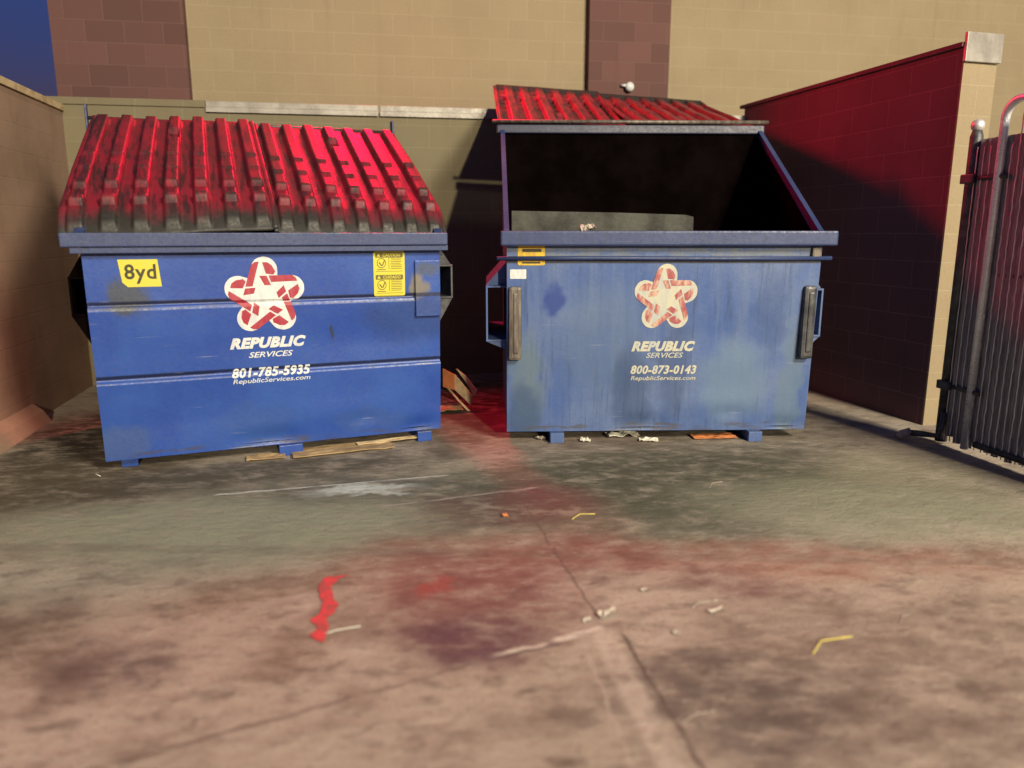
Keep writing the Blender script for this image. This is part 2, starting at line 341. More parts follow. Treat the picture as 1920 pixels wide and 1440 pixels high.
# left wall
t, ln = wall_thing('enclosure_side_wall', (-3.35, 5.85), (-2.52, 2.2), label='tan painted side wall with a pale coping at the left edge', cat='wall')
bm = BM(); box(bm, 0, ln, -.2, 0, 0, 2.08); link('wall', bm, M['render'], t)
bm = BM(); box(bm, -.1, ln, -.215, .015, 2.083, 2.13, .004); link('coping', bm, M['tan'], t)
bm = BM(); prism(bm, [(0.001, 0), (.10, 0), (.06, .07), (.001, .12)], 1.2, ln); link('footing', bm, M['render'], t)
# right wall with its end pier
t, ln = wall_thing('enclosure_end_wall', (2.00, 6.76), (2.60, 4.58), label='tall side wall glowing dark red, right of the faded blue bin', cat='wall')
bm = BM(); box(bm, 0, ln-.012, 0, .235, 0, 2.24); link('wall', bm, M['shadeblock'], t)
bm = BM(); box(bm, ln-.0115, ln, .001, .24, 0, 2.159); link('end_face', bm, M['tanblock'], t)
bm = BM(); box(bm, -.05, ln-.005, -.02, .26, 2.243, 2.27, .004); link('coping', bm, M['shadeblock'], t)
bm = BM(); box(bm, ln-.003, ln+.02, -.01, .25, 2.16, 2.32, .005); link('end_cap', bm, M['cap'], t)
# building
t, ln = wall_thing('store_building', (-3.72, 6.566), (8.40, 8.557), label='tall tan block building with brown block pillars behind the enclosure', cat='building')
bm = BM(); box(bm, 0, ln, 0, .3, 0, 6.5); link('wall', bm, M['tanblock'], t)
ca = math.atan2(8.557-6.566, 12.12)
for x0, x1 in ((-.02, 1.01), (4.46, 5.22)):
    bm = BM(); box(bm, x0, x1, -.09, -.001 if x0 > 0 else .32, 0, 6.55); link('pillar', bm, M['brownblock'], t)
o_b = t
# small security lamp on the pillar (unlit)
bm = BM(); bmesh.ops.create_uvsphere(bm, u_segments=20, v_segments=12, radius=.042, matrix=Matrix.Scale(.8, 4, (0, 1, 0)) @ Matrix.Identity(4))
tube(bm, [(-.03, .0, .01), (-.075, .02, .015)], .012)
tube(bm, [(0, .01, 0), (0, .06, 0)], .03, 14)
for f in bm.faces: f.smooth = True
o = link('wall_knob', bm, M['white'], loc=(1.035, 7.14, 2.46)); o.rotation_euler = (0, 0, ca)
o.location = (1.075, 7.225, 2.50)
tag(o, 'small round white fitting on the brown block pillar', 'fitting')

# ------------------------------------------------------------------ lettering and decals
def text_bm(s, w, h, shear=0.0, off=0.0, spacing=1.0):
    cu = bpy.data.curves.new('t', 'FONT'); cu.body = s; cu.shear = shear; cu.offset = off; cu.space_character = spacing
    cu.resolution_u = 3
    ob = bpy.data.objects.new('t', cu); COL.objects.link(ob)
    dg = bpy.context.evaluated_depsgraph_get(); me = bpy.data.meshes.new_from_object(ob.evaluated_get(dg))
    bm = BM(); bm.from_mesh(me); bpy.data.objects.remove(ob); bpy.data.curves.remove(cu); bpy.data.meshes.remove(me)
    xs = [v.co.x for v in bm.verts]; ys = [v.co.y for v in bm.verts]
    x0, x1, y0, y1 = min(xs), max(xs), min(ys), max(ys)
    for v in bm.verts:
        v.co = Vector(((v.co.x-(x0+x1)/2)/(x1-x0)*w, 0, (v.co.y-(y0+y1)/2)/(y1-y0)*h))
    return bm
def poly_bm(polys):
    bm = BM()
    for p in polys: bm.faces.new([bm.verts.new((x, 0, z)) for x, z in p])
    return bm
def rrect(x0, x1, z0, z1, r, n=5):
    out = []
    for cx, cz, a0 in ((x1-r, z1-r, 0), (x0+r, z1-r, 90), (x0+r, z0+r, 180), (x1-r, z0+r, 270)):
        for i in range(n+1):
            a = R(a0+90*i/n); out.append((cx+r*math.cos(a), cz+r*math.sin(a)))
    return out
def rotp(p, a, s=1.0):
    c, q = math.cos(a), math.sin(a); return (s*(p[0]*c-p[1]*q), s*(p[0]*q+p[1]*c))
def star_outline():
    pts = []
    for i in range(150):
        th = 2*math.pi*i/150; best = 0
        for k in range(5):
            a = math.pi/2+k*2*math.pi/5; ax = (math.cos(a)*.78, math.sin(a)*.78)
            r = .0
            for j in range(240):
                rr = j/240*1.3; p = (math.cos(th)*rr, math.sin(th)*rr)
                tt = max(0, min(1, (p[0]*ax[0]+p[1]*ax[1])/(.78*.78)))
                if math.hypot(p[0]-ax[0]*tt, p[1]-ax[1]*tt) <= .37: r = rr
            best = max(best, r)
        pts.append((math.cos(th)*best, math.sin(th)*best))
    return pts
OUTL = star_outline()
ARM = [[(-.54, .30), (-.34, .93), (-.24, 1.0), (-.13, 1.01), (-.34, .30)],
       [(-.04, .99), (.10, .99), (.22, .90), (.31, .72), (.26, .63), (.05, .66)],
       [(-.14, .60), (.06, .60), (.17, .33), (-.01, .33)]]
def star_polys(size): return [[rotp(p, 2*math.pi*k/5, size) for p in poly] for k in range(5) for poly in ARM]

def conform(bm, cx, cz, prof, zs, lift):
    """shift a flat decal (x,z plane) onto the bin's front profile"""
    for v in bm.verts: v.co.x += cx; v.co.z += cz
    z0 = min(v.co.z for v in bm.verts); z1 = max(v.co.z for v in bm.verts)
    for z in zs:
        if z0 < z < z1:
            bmesh.ops.bisect_plane(bm, geom=bm.verts[:]+bm.edges[:]+bm.faces[:], plane_co=(0, 0, z), plane_no=(0, 0, 1))
    for v in bm.verts: v.co.y = prof(v.co.x, v.co.z)-lift
    bm.normal_update()
    for f in bm.faces:
        if f.normal.y > 0: f.normal_flip()
    return bm

# ------------------------------------------------------------------ bin lids
LID_W, LID_L = .915, 1.40
def lid_bm(seed, warp=0.0, bulge=.034, lip=1.5, tl=0.0, tr=0.0):
    nu, nv = 150, 60; rnd = random.Random(seed)
    nr = 7; sp = LID_W/nr
    ramps = [rnd.uniform(.9, 1.1) for _ in range(nr)]
    def h(u, v):
        k = min(nr-1, int(u/sp)); c = (k+.5)*sp; d = abs(u-c)
        x = max(0, min(1, (.040-d)/.014)); prof = x*x*(3-2*x)
        env = max(0, min(1, (v-.03)/.05))*max(0, min(1, (LID_L-.015-v)/.03))
        steps = 1.0
        for vs in (.70, .88, 1.05, 1.21):
            e = (v-vs)/.035
            if 0 <= e < 1: steps = 1.0+.30*(1-e)
            elif -0.45 <= e < 0: steps = 1.0+.30*(1+e/.45)
        if 1.08 < v < 1.19: steps *= .55
        if 1.245 < v: steps *= .5
        z = .046*ramps[k]*prof*env*steps
        z += bulge*math.sin(math.pi*min(1, v/LID_L))          # bulge
        z += warp*(u/LID_W-.5)*(v/LID_L)
        z += .006*noise.noise((u*4+seed, v*3, 0))
        if k == 3 and d < .026 and .30 < v < .44: z -= .035     # hand hold
        if v > 1.20: z -= ((v-1.20)**2)*lip*1.3
        if u < .02 or u > LID_W-.02: z += .010
        return z
    bm = BM(); top = []; bot = []
    for j in range(nv*2+1):
        v = LID_L*j/(nv*2); rt = []; rb = []
        for i in range(nu+1):
            u = LID_W*i/nu; z = h(u, v)
            uu = u-tl*(1-u/LID_W)*v/LID_L+tr*(u/LID_W)*v/LID_L
            rt.append(bm.verts.new((uu, -v, z))); rb.append(bm.verts.new((uu, -v, z-.007)))
        top.append(rt); bot.append(rb)
    ny = nv*2
    for j in range(ny):
        for i in range(nu):
            bm.faces.new((top[j][i], top[j+1][i], top[j+1][i+1], top[j][i+1])).smooth = True
            bm.faces.new((bot[j][i], bot[j][i+1], bot[j+1][i+1], bot[j+1][i])).smooth = True
    for i in range(nu):
        bm.faces.new((top[0][i], top[0][i+1], bot[0][i+1], bot[0][i])); bm.faces.new((top[ny][i+1], top[ny][i], bot[ny][i], bot[ny][i+1]))
    for j in range(ny):
        bm.faces.new((top[j+1][0], top[j][0], bot[j][0], bot[j+1][0])); bm.faces.new((top[j][nu], top[j+1][nu], bot[j+1][nu], bot[j][nu]))
    return bm

# ------------------------------------------------------------------ the bins
def make_bin(root, W, DEP, ZF, ZB, mat, seams, skew=0.0):
    Z0 = .06
    def prof(x, z):
        t = (z-Z0)/(ZF-Z0); y = .045*(1-t)
        for zs in seams:
            if z <= zs:
                e = zs-z
                y -= .009*min(1, e/.022)*max(0, 1-max(0, e-.022)/.22)
            elif z < zs+.012: y += .012*(1-(z-zs)/.012)
        for (dx, dz, rx, rz, a) in ((.80, .10, .15, .045, .020), (1.62, .09, .10, .04, .020), (1.3, .17, .07, .03, .010), (.4, .3, .4, .2, .008), (1.3, .62, .3, .12, .008), (.25, .75, .2, .2, -.006), (1.2, .22, .25, .08, -.008)):
            y += a*math.exp(-((x-dx)/rx)**2-((z-dz)/rz)**2)
        return y
    zs = set([Z0, ZF]); 
    for s in seams: zs |= {s+.012, s+.0005, s-.008, s-.022}
    k = 44
    zs |= {Z0+(ZF-Z0)*i/k for i in range(k+1)}
    zs = sorted(zs); zs = [z for i, z in enumerate(zs) if i == 0 or z-zs[i-1] > .0004]
    bm = BM(); nx = 48; xs = [W*i/nx for i in range(nx+1)]
    grid = [[bm.verts.new((x, prof(x, z), z)) for x in xs] for z in zs]
    for j in range(len(zs)-1):
        for i in range(nx):
            f = bm.faces.new((grid[j][i], grid[j][i+1], grid[j+1][i+1], grid[j+1][i])); f.smooth = True
    T = .014
    # sides and back: thick sheets, paint outside, near-black shade colour inside
    for s in (0, 1):
        xo, xi = (0, T) if s == 0 else (W, W-T)
        pts = [(grid[j][0].co.y, zs[j]) for j in range(len(zs))] + [(DEP, ZB), (DEP, Z0)]
        o_ = [bm.verts.new((xo, y, z)) for y, z in pts]; i_ = [bm.verts.new((xi, y+.004, z)) for y, z in pts]
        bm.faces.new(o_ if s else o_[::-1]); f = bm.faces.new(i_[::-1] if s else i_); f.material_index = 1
        f = bm.faces.new((o_[len(zs)-1], o_[len(zs)], i_[len(zs)], i_[len(zs)-1]))
    box(bm, 0.001, W-.001, DEP-T, DEP, Z0, ZB, mi=0)
    v = [bm.verts.new(p) for p in ((T, DEP-T-.003, Z0+.02), (W-T, DEP-T-.003, Z0+.02), (W-T, DEP-T-.003, ZB), (T, DEP-T-.003, ZB))]
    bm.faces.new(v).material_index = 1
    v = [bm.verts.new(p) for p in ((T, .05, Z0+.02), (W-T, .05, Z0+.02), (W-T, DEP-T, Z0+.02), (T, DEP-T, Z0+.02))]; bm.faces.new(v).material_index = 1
    v = [bm.verts.new(p) for p in ((0, .045, Z0), (W, .045, Z0), (W, DEP, Z0), (0, DEP, Z0))]; bm.faces.new(v)
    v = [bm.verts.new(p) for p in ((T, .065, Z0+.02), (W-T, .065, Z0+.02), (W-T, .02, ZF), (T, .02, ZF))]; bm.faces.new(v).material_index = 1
    body = link('body', bm, [mat, M['grime_shade']], root, recalc=False)
    body.data.validate()
    return body, prof, zs
def pocket(root, x_in, sgn, w, z0, z1, mat, y0=.03, y1=1.02, rise=.12, drop=.14):
    bm = BM(); t = .010; xo = x_in+sgn*w
    X = lambda a: tuple(sorted(a))
    a, b = X((x_in, xo)); box(bm, a, b, y0, y1, z1-t, z1)
    box(bm, a, b, y0, y1, z0, z0+t)
    a, b = X((xo-sgn*t, xo)); box(bm, a, b, y0+.001, y1-.001, z0+t, z1-t)
    prism(bm, [(x_in, z1+.001), (xo, z1+.001), (x_in, z1+rise)], y0+.04, y1-.02, 'y')
    prism(bm, [(x_in, z0-.001), (xo, z0-.001), (x_in, z0-drop)], y0+.01, y1-.02, 'y')
    return link('fork_pocket', bm, mat, root)
def skid(root, x0, x1, mat, y1=1.05, y0=.015):
    bm = BM(); box(bm, x0, x1, y0, y1, .0, .059, .004); return link('skid', bm, mat, root)
def side_rims(root, W, DEP, ZF, ZB, mat, r=.022, y0=-.02):
    for x in (.0, W):
        bm = BM(); a = Vector((x, y0, ZF+.012)); b = Vector((x, DEP+.02, ZB+.012))
        d = (b-a).normalized(); nrm = Vector((0, -d.z, d.y))
        pr = []
        for p in (a, b):
            pr.append([bm.verts.new(p+Vector((sx*r, 0, 0))+nrm*sz*.022) for sx, sz in ((-1, -1), (1, -1), (1, 1), (-1, 1))])
        bm.faces.new(pr[0]); bm.faces.new(pr[1][::-1])
        for i in range(4): bm.faces.new((pr[0][i], pr[1][i], pr[1][(i+1) % 4], pr[0][(i+1) % 4]))
        link('side_rim', bm, mat, root)

# ---- left bin ----
W1, D1, ZF1, ZB1 = 1.762, 1.22, 1.135, 1.83
A1 = R(22.0)
b1 = empty('dumpster', (-2.04, 3.585, 0), A1, label='bright blue front-load bin with its ribbed lids closed, on the left', cat='dumpster', group='blue waste bins in the enclosure')
body, prof1, zs1 = make_bin(b1, W1, D1, ZF1, ZB1, M['blue'], (.845, .475))
bm = BM(); box(bm, -.075, W1+.030, -.065, .028, ZF1-.004, ZF1+.062, .006)
box(bm, -.04, W1+.035, -.05, -.012, ZF1-.034, ZF1-.006, .003)
link('front_rim', bm, M['rim_blue'], b1)
side_rims(b1, W1, D1, ZF1+.01, ZB1, M['rim_blue'])
bm = BM(); box(bm, -.02, W1+.02, D1-.02, D1+.035, ZB1-.03, ZB1+.02, .005); link('back_rim', bm, M['rim_blue'], b1)
bm = BM(); tube(bm, [(-.06, D1+.03, ZB1+.045), (W1+.06, D1+.03, ZB1+.045)], .011); link('hinge_rod', bm, M['darksteel'], b1)
for x in (-.055, W1+.045):
    bm = BM(); box(bm, x-.006, x+.006, D1-.01, D1+.06, ZB1-.12, ZB1+.12, .003); link('hinge_bracket', bm, M['rim_blue'], b1)
pocket(b1, W1+.002, 1, .082, .83, 1.02, M['darksteel']); pocket(b1, -.002, -1, .070, .80, .99, M['grime_shade'])  # pocket shade is put into the colour, near-black on the left
skid(b1, .84, .965, M['blue']); skid(b1, 1.615, 1.70, M['blue']); skid(b1, .06, .14, M['blue'], y0=.12)
bm = BM(); box(bm, W1-.145, W1-.002, .0, .03, .735, 1.045, .003)
cp = link('corner_plate', bm, M['blue'], b1); cp.location.y = -.012
def closed_slope(D, ZF, ZB): return math.atan2((ZB+.05)-(ZF+.085), D+.03+.05)
th = closed_slope(D1, ZF1, ZB1)
for i, (x, wp, tilt) in enumerate(((-.022, .03, R(-2.0)), (.896, -.02, R(1.6)))):
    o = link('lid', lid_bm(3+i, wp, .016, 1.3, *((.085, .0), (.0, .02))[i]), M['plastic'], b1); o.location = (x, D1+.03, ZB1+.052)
    o.rotation_euler = (th, tilt*.5, 0)
# decals on left bin
def lx1(px, py, bin=1):
    pass
def put(bmx, cx, cz, prof, zs, lift, mat, name, parent): return link(name, conform(bmx, cx, cz, prof, zs, lift), mat, parent, recalc=False)
def brand(root, prof, zs, cx, s, z_star, z_name, z_srv, z_tel, z_url, tel, mw, mr, k=1.0):
    st = put(poly_bm([[(x*s*k, z*s) for x, z in OUTL]]), cx, z_star, prof, zs, .0022, mw, 'logo', root)
    put(poly_bm([[(x*k, z) for x, z in p] for p in star_polys(s)]), cx, z_star, prof, zs, .0036, mr, 'logo_ribbon', st)
    put(text_bm('REPUBLIC', .385*k, .060, .30, .06, 1.1), cx, z_name, prof, zs, .0022, mw, 'lettering', root)
    put(text_bm('SERVICES', .225*k, .030, .30, .015), cx+.01, z_srv, prof, zs, .0022, mw, 'lettering', root)
    put(text_bm(tel, .400*k, .052, .22, .036, 1.08), cx+.008, z_tel, prof, zs, .0022, mw, 'phone_number', root)
    put(text_bm('RepublicServices.com', .395*k, .033, .22, .01), cx+.008, z_url, prof, zs, .0022, mw, 'web_address', root)
brand(b1, prof1, zs1, .820, .178, .872, .630, .566, .472, .425, '801-785-5935', M['white'], M['red'])
# yellow size sticker
s8 = put(poly_bm([[(-.095, .055), (.080, .055), (.090, -.078), (-.06, -.078), (-.083, -.055)]]), .245, 1.015, prof1, zs1, .0022, M['yellow'], 'size_sticker', b1)
put(text_bm('8yd', .14, .095, 0, .02, 1.1), .245, 1.0, prof1, zs1, .0036, M['ink'], 'lettering', s8)
# caution sticker
def caution(root, prof, zs, cx, cz, w=.155, h=.20, kx=1.12, kz=1.24):
    def put(bmx, x, z, pr, zz, lift, mat, name, parent):
        for v in bmx.verts: v.co.x *= kx; v.co.z *= kz
        return link(name, conform(bmx, cx+(x-cx)*kx, cz+(z-cz)*kz, pr, zz, lift), mat, parent, recalc=False)
    st = put(poly_bm([rrect(-w/2, w/2, -h/2, h/2, .012)]), cx, cz, prof, zs, .0022, M['yellow'], 'caution_sticker', root)
    ink = []; wht = []
    for half, word in ((1, 'CAUTION'), (-1, 'CUIDADO')):
        zt = h/2-.008 if half > 0 else -.004
        ink.append([(-w/2+.01, zt-.020), (w/2-.01, zt-.020), (w/2-.01, zt), (-w/2+.01, zt)])
        t_ = text_bm(word, .088, .013, .2, .02); put(t_, cx+.012, cz+zt-.010, prof, zs, .0048, M['yellow'], 'lettering', st)
        put(poly_bm([[(-.008, -.006), (.008, -.006), (0, .008)]]), cx-.052, cz+zt-.010, prof, zs, .0048, M['yellow'], 'warning_triangle', st)
    bmx = poly_bm(ink)
    for half in (1, -1):
        zc = h/2-.052 if half > 0 else -.048
        n = 24
        for i in range(n):
            a, b_ = 2*math.pi*i/n, 2*math.pi*(i+1)/n
            q = [(-.038+r_*math.cos(t_), zc+r_*math.sin(t_)) for r_, t_ in ((.022, a), (.022, b_), (.019, b_), (.019, a))]
            bmx.faces.new([bmx.verts.new((x, 0, z)) for x, z in q])
        for q in ([(-.052, zc+.002), (-.046, zc+.004), (-.034, zc-.012), (-.038, zc-.014)], [(-.036, zc-.010), (-.024, zc+.014), (-.020, zc+.012), (-.031, zc-.012)],
                  [(-.002, zc-.028), (0, zc-.028), (0, zc+.026), (-.002, zc+.026)], [(-.060, zc-.030), (-.018, zc-.030), (-.018, zc-.027), (-.060, zc-.027)],
                  [(-.066, zc-.037), (.066, zc-.037), (.066, zc-.0355), (-.066, zc-.0355)]):
            bmx.faces.new([bmx.verts.new((x, 0, z)) for x, z in q])
        for i in range(7):
            x1 = .064-random.random()*.012; zz = zc+.022-i*.0075
            bmx.faces.new([bmx.verts.new((x, 0, z)) for x, z in ((.008, zz-.0022), (x1, zz-.0022), (x1, zz), (.008, zz))])
    put(bmx, cx, cz, prof, zs, .0036, M['ink2'], 'printing', st)
caution(b1, prof1, zs1, 1.475, .975)

# ---- right bin ----
W2, D2, ZF2, ZB2 = 1.755, 1.15, 1.125, 1.875
b2 = empty('dumpster', (-.028, 4.165, 0), R(1.8), label='faded blue front-load bin standing open with its lids thrown back', cat='dumpster', group='blue waste bins in the enclosure')
body, prof2, zs2 = make_bin(b2, W2, D2, ZF2, ZB2, M['blue_old'], ())
bm = BM(); box(bm, -.035, W2+.06, -.06, .025, ZF2+.002, ZF2+.082, .010)
link('front_rim', bm, M['rim_blue'], b2)
bm = BM(); tube(bm, [(-.055, -.012, 1.058), (.4, -.014, 1.060), (1.2, -.012, 1.056), (W2+.05, -.012, 1.058)], .012, 10); link('front_bar', bm, M['rim_blue'], b2)
side_rims(b2, W2, D2, ZF2+.015, ZB2, M['rim_blue'], .014)
bm = BM(); box(bm, -.04, W2+.03, D2-.04, D2+.02, ZB2-.02, ZB2+.035, .008); link('back_rim', bm, M['darkrim'], b2)
bm = BM(); tube(bm, [(-.07, D2+.01, ZB2+.062), (W2+.07, D2+.01, ZB2+.062)], .013); link('hinge_rod', bm, M['steel'], b2)
pocket(b2, -.002, -1, .115, .58, .90, M['blue_old'], y0=.12, rise=.13, drop=.05); pocket(b2, W2+.002, 1, .08, .60, .88, M['blue_old'], y0=.12, rise=.1, drop=.08)
for x in (.045, W2-.05):
    bm = BM(); box(bm, x-.036, x+.036, -.022, .045, .49, .905, .018)
    box(bm, x-.012, x+.020, -.030, -.01, .53, .87, .008)
    link('bumper', bm, M['steel'] if x < 1 else M['darksteel'], b2)
skid(b2, .25, .33, M['blue_old'], y0=.0); skid(b2, 1.41, 1.49, M['blue_old'], y0=.0)
bm = BM(); box(bm, W2-.06, W2-.012, -.02, .0, 1.065, 1.115, .004); link('end_tab', bm, M['steel'], b2)
for i, (x, ang, ty, tz) in enumerate(((-.03, 198.8, R(2.2), R(1.8)), (.865, 196.0, R(2.2), R(1.8)))):
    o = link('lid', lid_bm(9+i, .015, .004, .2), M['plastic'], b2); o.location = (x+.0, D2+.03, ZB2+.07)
    o.rotation_euler = (R(ang), ty, tz)
brand(b2, prof2, zs2, .892, .168, .835, .562, .510, .425, .372, '800-873-0143', M['white_old'], M['red_old'], .95)
s = put(poly_bm([rrect(-.075, .075, -.055, .055, .01)]), .135, 1.075, prof2, zs2, .0022, M['yellow_old'], 'caution_sticker', b2)
for p in ([(-.05, .018), (.055, .018), (.055, .035), (-.05, .035)], [(-.05, -.045), (.05, -.045), (.05, -.036), (-.05, -.036)]):
    put(poly_bm([p]), .135, 1.075, prof2, zs2, .0036, M['ink'], 'printing', s)
put(poly_bm([rrect(-.045, .045, -.026, .026, .004)]), .062, .972, prof2, zs2, .0022, M['white'], 'white_sticker', b2)

# ------------------------------------------------------------------ chain-link gate with privacy slats, right
fa, fb = Vector((2.46, 4.15)), Vector((2.74, 2.75))
d = (fb-fa); t, ln = wall_thing('slatted_gate', tuple(fa), tuple(fb), label='chain link gate filled with dark privacy slats at the right edge', cat='gate')
ZG = 1.74
bm = BM(); tube(bm, [(-.01, .02, .02), (-.01, .02, 1.70), (-.01, .02, 1.74)], [.032, .032, .02], 16); link('hinge_post', bm, M['darksteel'], t)
bm = BM(); bmesh.ops.create_uvsphere(bm, u_segments=16, v_segments=10, radius=.034, matrix=Matrix.Translation((-.01, .02, 1.755)))
link('post_cap', bm, M['wire'], t, smooth=True)
bm = BM()
pts = [(.19, -.005, .03), (.19, -.005, 1.76)] + [(.19+.09*(1-math.cos(R(a))), -.005, 1.76+.09*math.sin(R(a))) for a in range(10, 91, 10)] + [(ln, -.005, 1.85)]
tube(bm, pts, .021, 14); link('frame', bm, M['galv'], t)
for y, z in ((0, .07), (.03, .98)):
    bm = BM(); tube(bm, [(.25, y, z), (ln, y, z)], .017); link('cross_rail', bm, M['darksteel'], t)
bm = BM(); x = .03; k = 0
while x < ln:
    z1 = 1.80+random.uniform(-.015, .01) if x > .28 else 1.68
    prism(bm, [(x-.002, .024), (x+.018, .004+random.uniform(-.004, .004)), (x+.052, .018), (x+.020, .034)], .05+random.uniform(-.02, .02), z1, 'z'); x += .044; k += 1
link('privacy_slats', bm, M['slat'], t)
bm = BM(); x = .03; k = 0
while x < ln:
    pts = []; z = .04; s_ = 1
    while z < (1.82 if x > .28 else 1.68):
        pts.append((x+.005*s_+random.uniform(-.002, .002), .0-.004*s_, z)); z += .040; s_ = -s_
    tube(bm, pts, .0030, 5); x += .044
link('chain_link_mesh', bm, M['wire'], t)
for z in (.35, 1.48):
    bm = BM(); tube(bm, [(-.01, .02, z), (.10, .0, z), (.25, -.005, z)], .014)
    box(bm, -.05, .04, -.02, .06, z-.025, z+.025, .006)
    link('hinge', bm, M['darksteel'], t)
bm = BM(); tube(bm, [(.05, -.03, .20), (.03, -.03, .06), (-.06, -.06, .05), (-.12, -.10, .045)], .018); link('drop_rod', bm, M['darksteel'], t)
bm = BM(); tube(bm, [(-.115, -.095, .055), (-.135, -.13, .035), (-.14, -.155, .012)], [.022, .026, .02], 12); link('rod_end', bm, M['pale'], t)

# ------------------------------------------------------------------ litter
def sheet(name, x, y, z, w, d, rz, mat, label, cat, crumple=.2, seed=1, tilt=(0, 0), th=.003, taper=0.0):
    bm = BM(); nx, ny = 9, 6; top = []; bot = []; K = .75 if cat in ('leaf',) else 1.0; th = th*(.4 if cat == 'leaf' else 1)
    for j in range(ny+1):
        rt, rb = [], []
        for i in range(nx+1):
            u, v = i/nx-.5, j/ny-.5
            ex = 1+.12*noise.noise((v*6, seed, 0)); ey = 1+.15*noise.noise((u*6, seed, 5))-taper*u
            zz = th+max(0, (noise.noise((u*4+seed, v*4, seed))+.35))*crumple*min(w, d)
            rt.append(bm.verts.new((u*w*ex*K, v*d*ey*K, zz+th))); rb.append(bm.verts.new((u*w*ex*K, v*d*ey*K, zz)))
        top.append(rt); bot.append(rb)
    for j in range(ny):
        for i in range(nx):
            bm.faces.new((top[j][i], top[j][i+1], top[j+1][i+1], top[j+1][i])); bm.faces.new((bot[j][i], bot[j+1][i], bot[j+1][i+1], bot[j][i+1]))
    for i in range(nx):
        bm.faces.new((top[0][i], bot[0][i], bot[0][i+1], top[0][i+1])); bm.faces.new((top[ny][i], top[ny][i+1], bot[ny][i+1], bot[ny][i]))
    for j in range(ny):
        bm.faces.new((top[j][0], top[j+1][0], bot[j+1][0], bot[j][0])); bm.faces.new((top[j][nx], bot[j][nx], bot[j+1][nx], top[j+1][nx]))
    o = link(name, bm, mat); o.location = (x, y, z); o.rotation_euler = (tilt[0], tilt[1], rz)
    return tag(o, label, cat)
def stick(name, pts, r, mat, label, cat):
    bm = BM(); z = [p[2] if len(p) > 2 else r*1.1 for p in pts]; r *= .8
    x0, y0 = pts[0][0], pts[0][1]
    tube(bm, [(p[0]-x0, p[1]-y0, zz) for p, zz in zip(pts, z)], r, 6)
    o = link(name, bm, mat, loc=(x0, y0, 0)); return tag(o, label, cat)
sheet('cardboard_piece', -.95, 4.03, .0, .55, .16, R(22), M['card'], 'long torn brown cardboard strip sticking out under the bright blue bin', 'cardboard', .08, 3, th=.006)
sheet('cardboard_piece', -1.33, 3.88, .0, .20, .09, R(18), M['card'], 'short cardboard scrap left of the skid of the bright blue bin', 'cardboard', .1, 5, th=.005)
sheet('cardboard_piece', -.72, 4.17, .012, .36, .05, R(26), M['tan'], 'thin pale cardboard edge lying at the right under the bright blue bin', 'cardboard', .15, 8, th=.004)
sheet('cardboard_piece', -.46, 4.95, .01, .24, .12, R(10), M['card'], 'flat brown cardboard on the ground in the gap between the bins', 'cardboard', .15, 11, th=.005)
# orange carton stuck up between the bins
t = empty('carton', (-.40, 5.05, .14), R(-35), label='open orange carton leaning in the gap between the two bins', cat='carton')
bm = BM(); prism(bm, [(-.10, .0), (.0, -.01), (.0, .10), (-.10, .13)], .0, .006, 'y'); link('front_flap', bm, M['orange'], t)
bm = BM(); prism(bm, [(0.001, -.01), (.14, -.10), (.15, -.03), (.001, .10)], .006, .012, 'y'); prism(bm, [(-.02, .13), (.06, .09), (.16, .0), (.14, -.05), (.05, .06)], .05, .056, 'y'); link('side_flap', bm, M['tan'], t)
bm = BM(); tube(bm, [(-.06, .0, .0), (.04, 0, -.08), (.17, 0, -.17)], .008, 6); link('edge_strip', bm, M['tan'], t)
# under the right bin
sheet('paper_cup', .66, 4.33, .0, .19, .09, R(12), M['paper'], 'larger crushed white paper under the faded blue bin, between its skids', 'litter', .35, 21)
sheet('paper_scrap', .80, 4.22, .0, .11, .06, R(-6), M['paper'], 'smaller white paper scrap right beside the larger one under the faded bin', 'litter', .3, 23)
sheet('paper_scrap', .43, 4.21, .0, .06, .05, R(-10), M['paper'], 'little white scrap just right of the left skid of the faded bin', 'litter', .5, 27)
sheet('paper_scrap', .17, 4.26, .0, .05, .04, R(30), M['pale'], 'tiny pale scrap left of the left skid of the faded bin', 'litter', .4, 29)
sheet('cardboard_piece', 1.20, 4.30, .0, .26, .10, R(5), M['orange'], 'orange brown cardboard under the right half of the faded bin', 'cardboard', .15, 31)
# grey board inside the right bin, wad on its rim
bm = BM()
prism(bm, [(.0, .0), (1.07, .0), (1.065, 1.20), (1.02, 1.212), (.6, 1.225), (.0, 1.235)], 0, .012, 'y')
o = link('grey_board', bm, M['greycard']); o.location = (.0, 4.38, .09); o.rotation_euler = (R(-4), 0, R(1)); tag(o, 'stained grey board standing inside the open faded bin', 'board')
sheet('paper_wad', .41, 4.155, 1.199, .085, .06, R(5), M['pale'], 'crumpled pale paper wad lying on the front rim of the faded bin', 'litter', .9, 37)
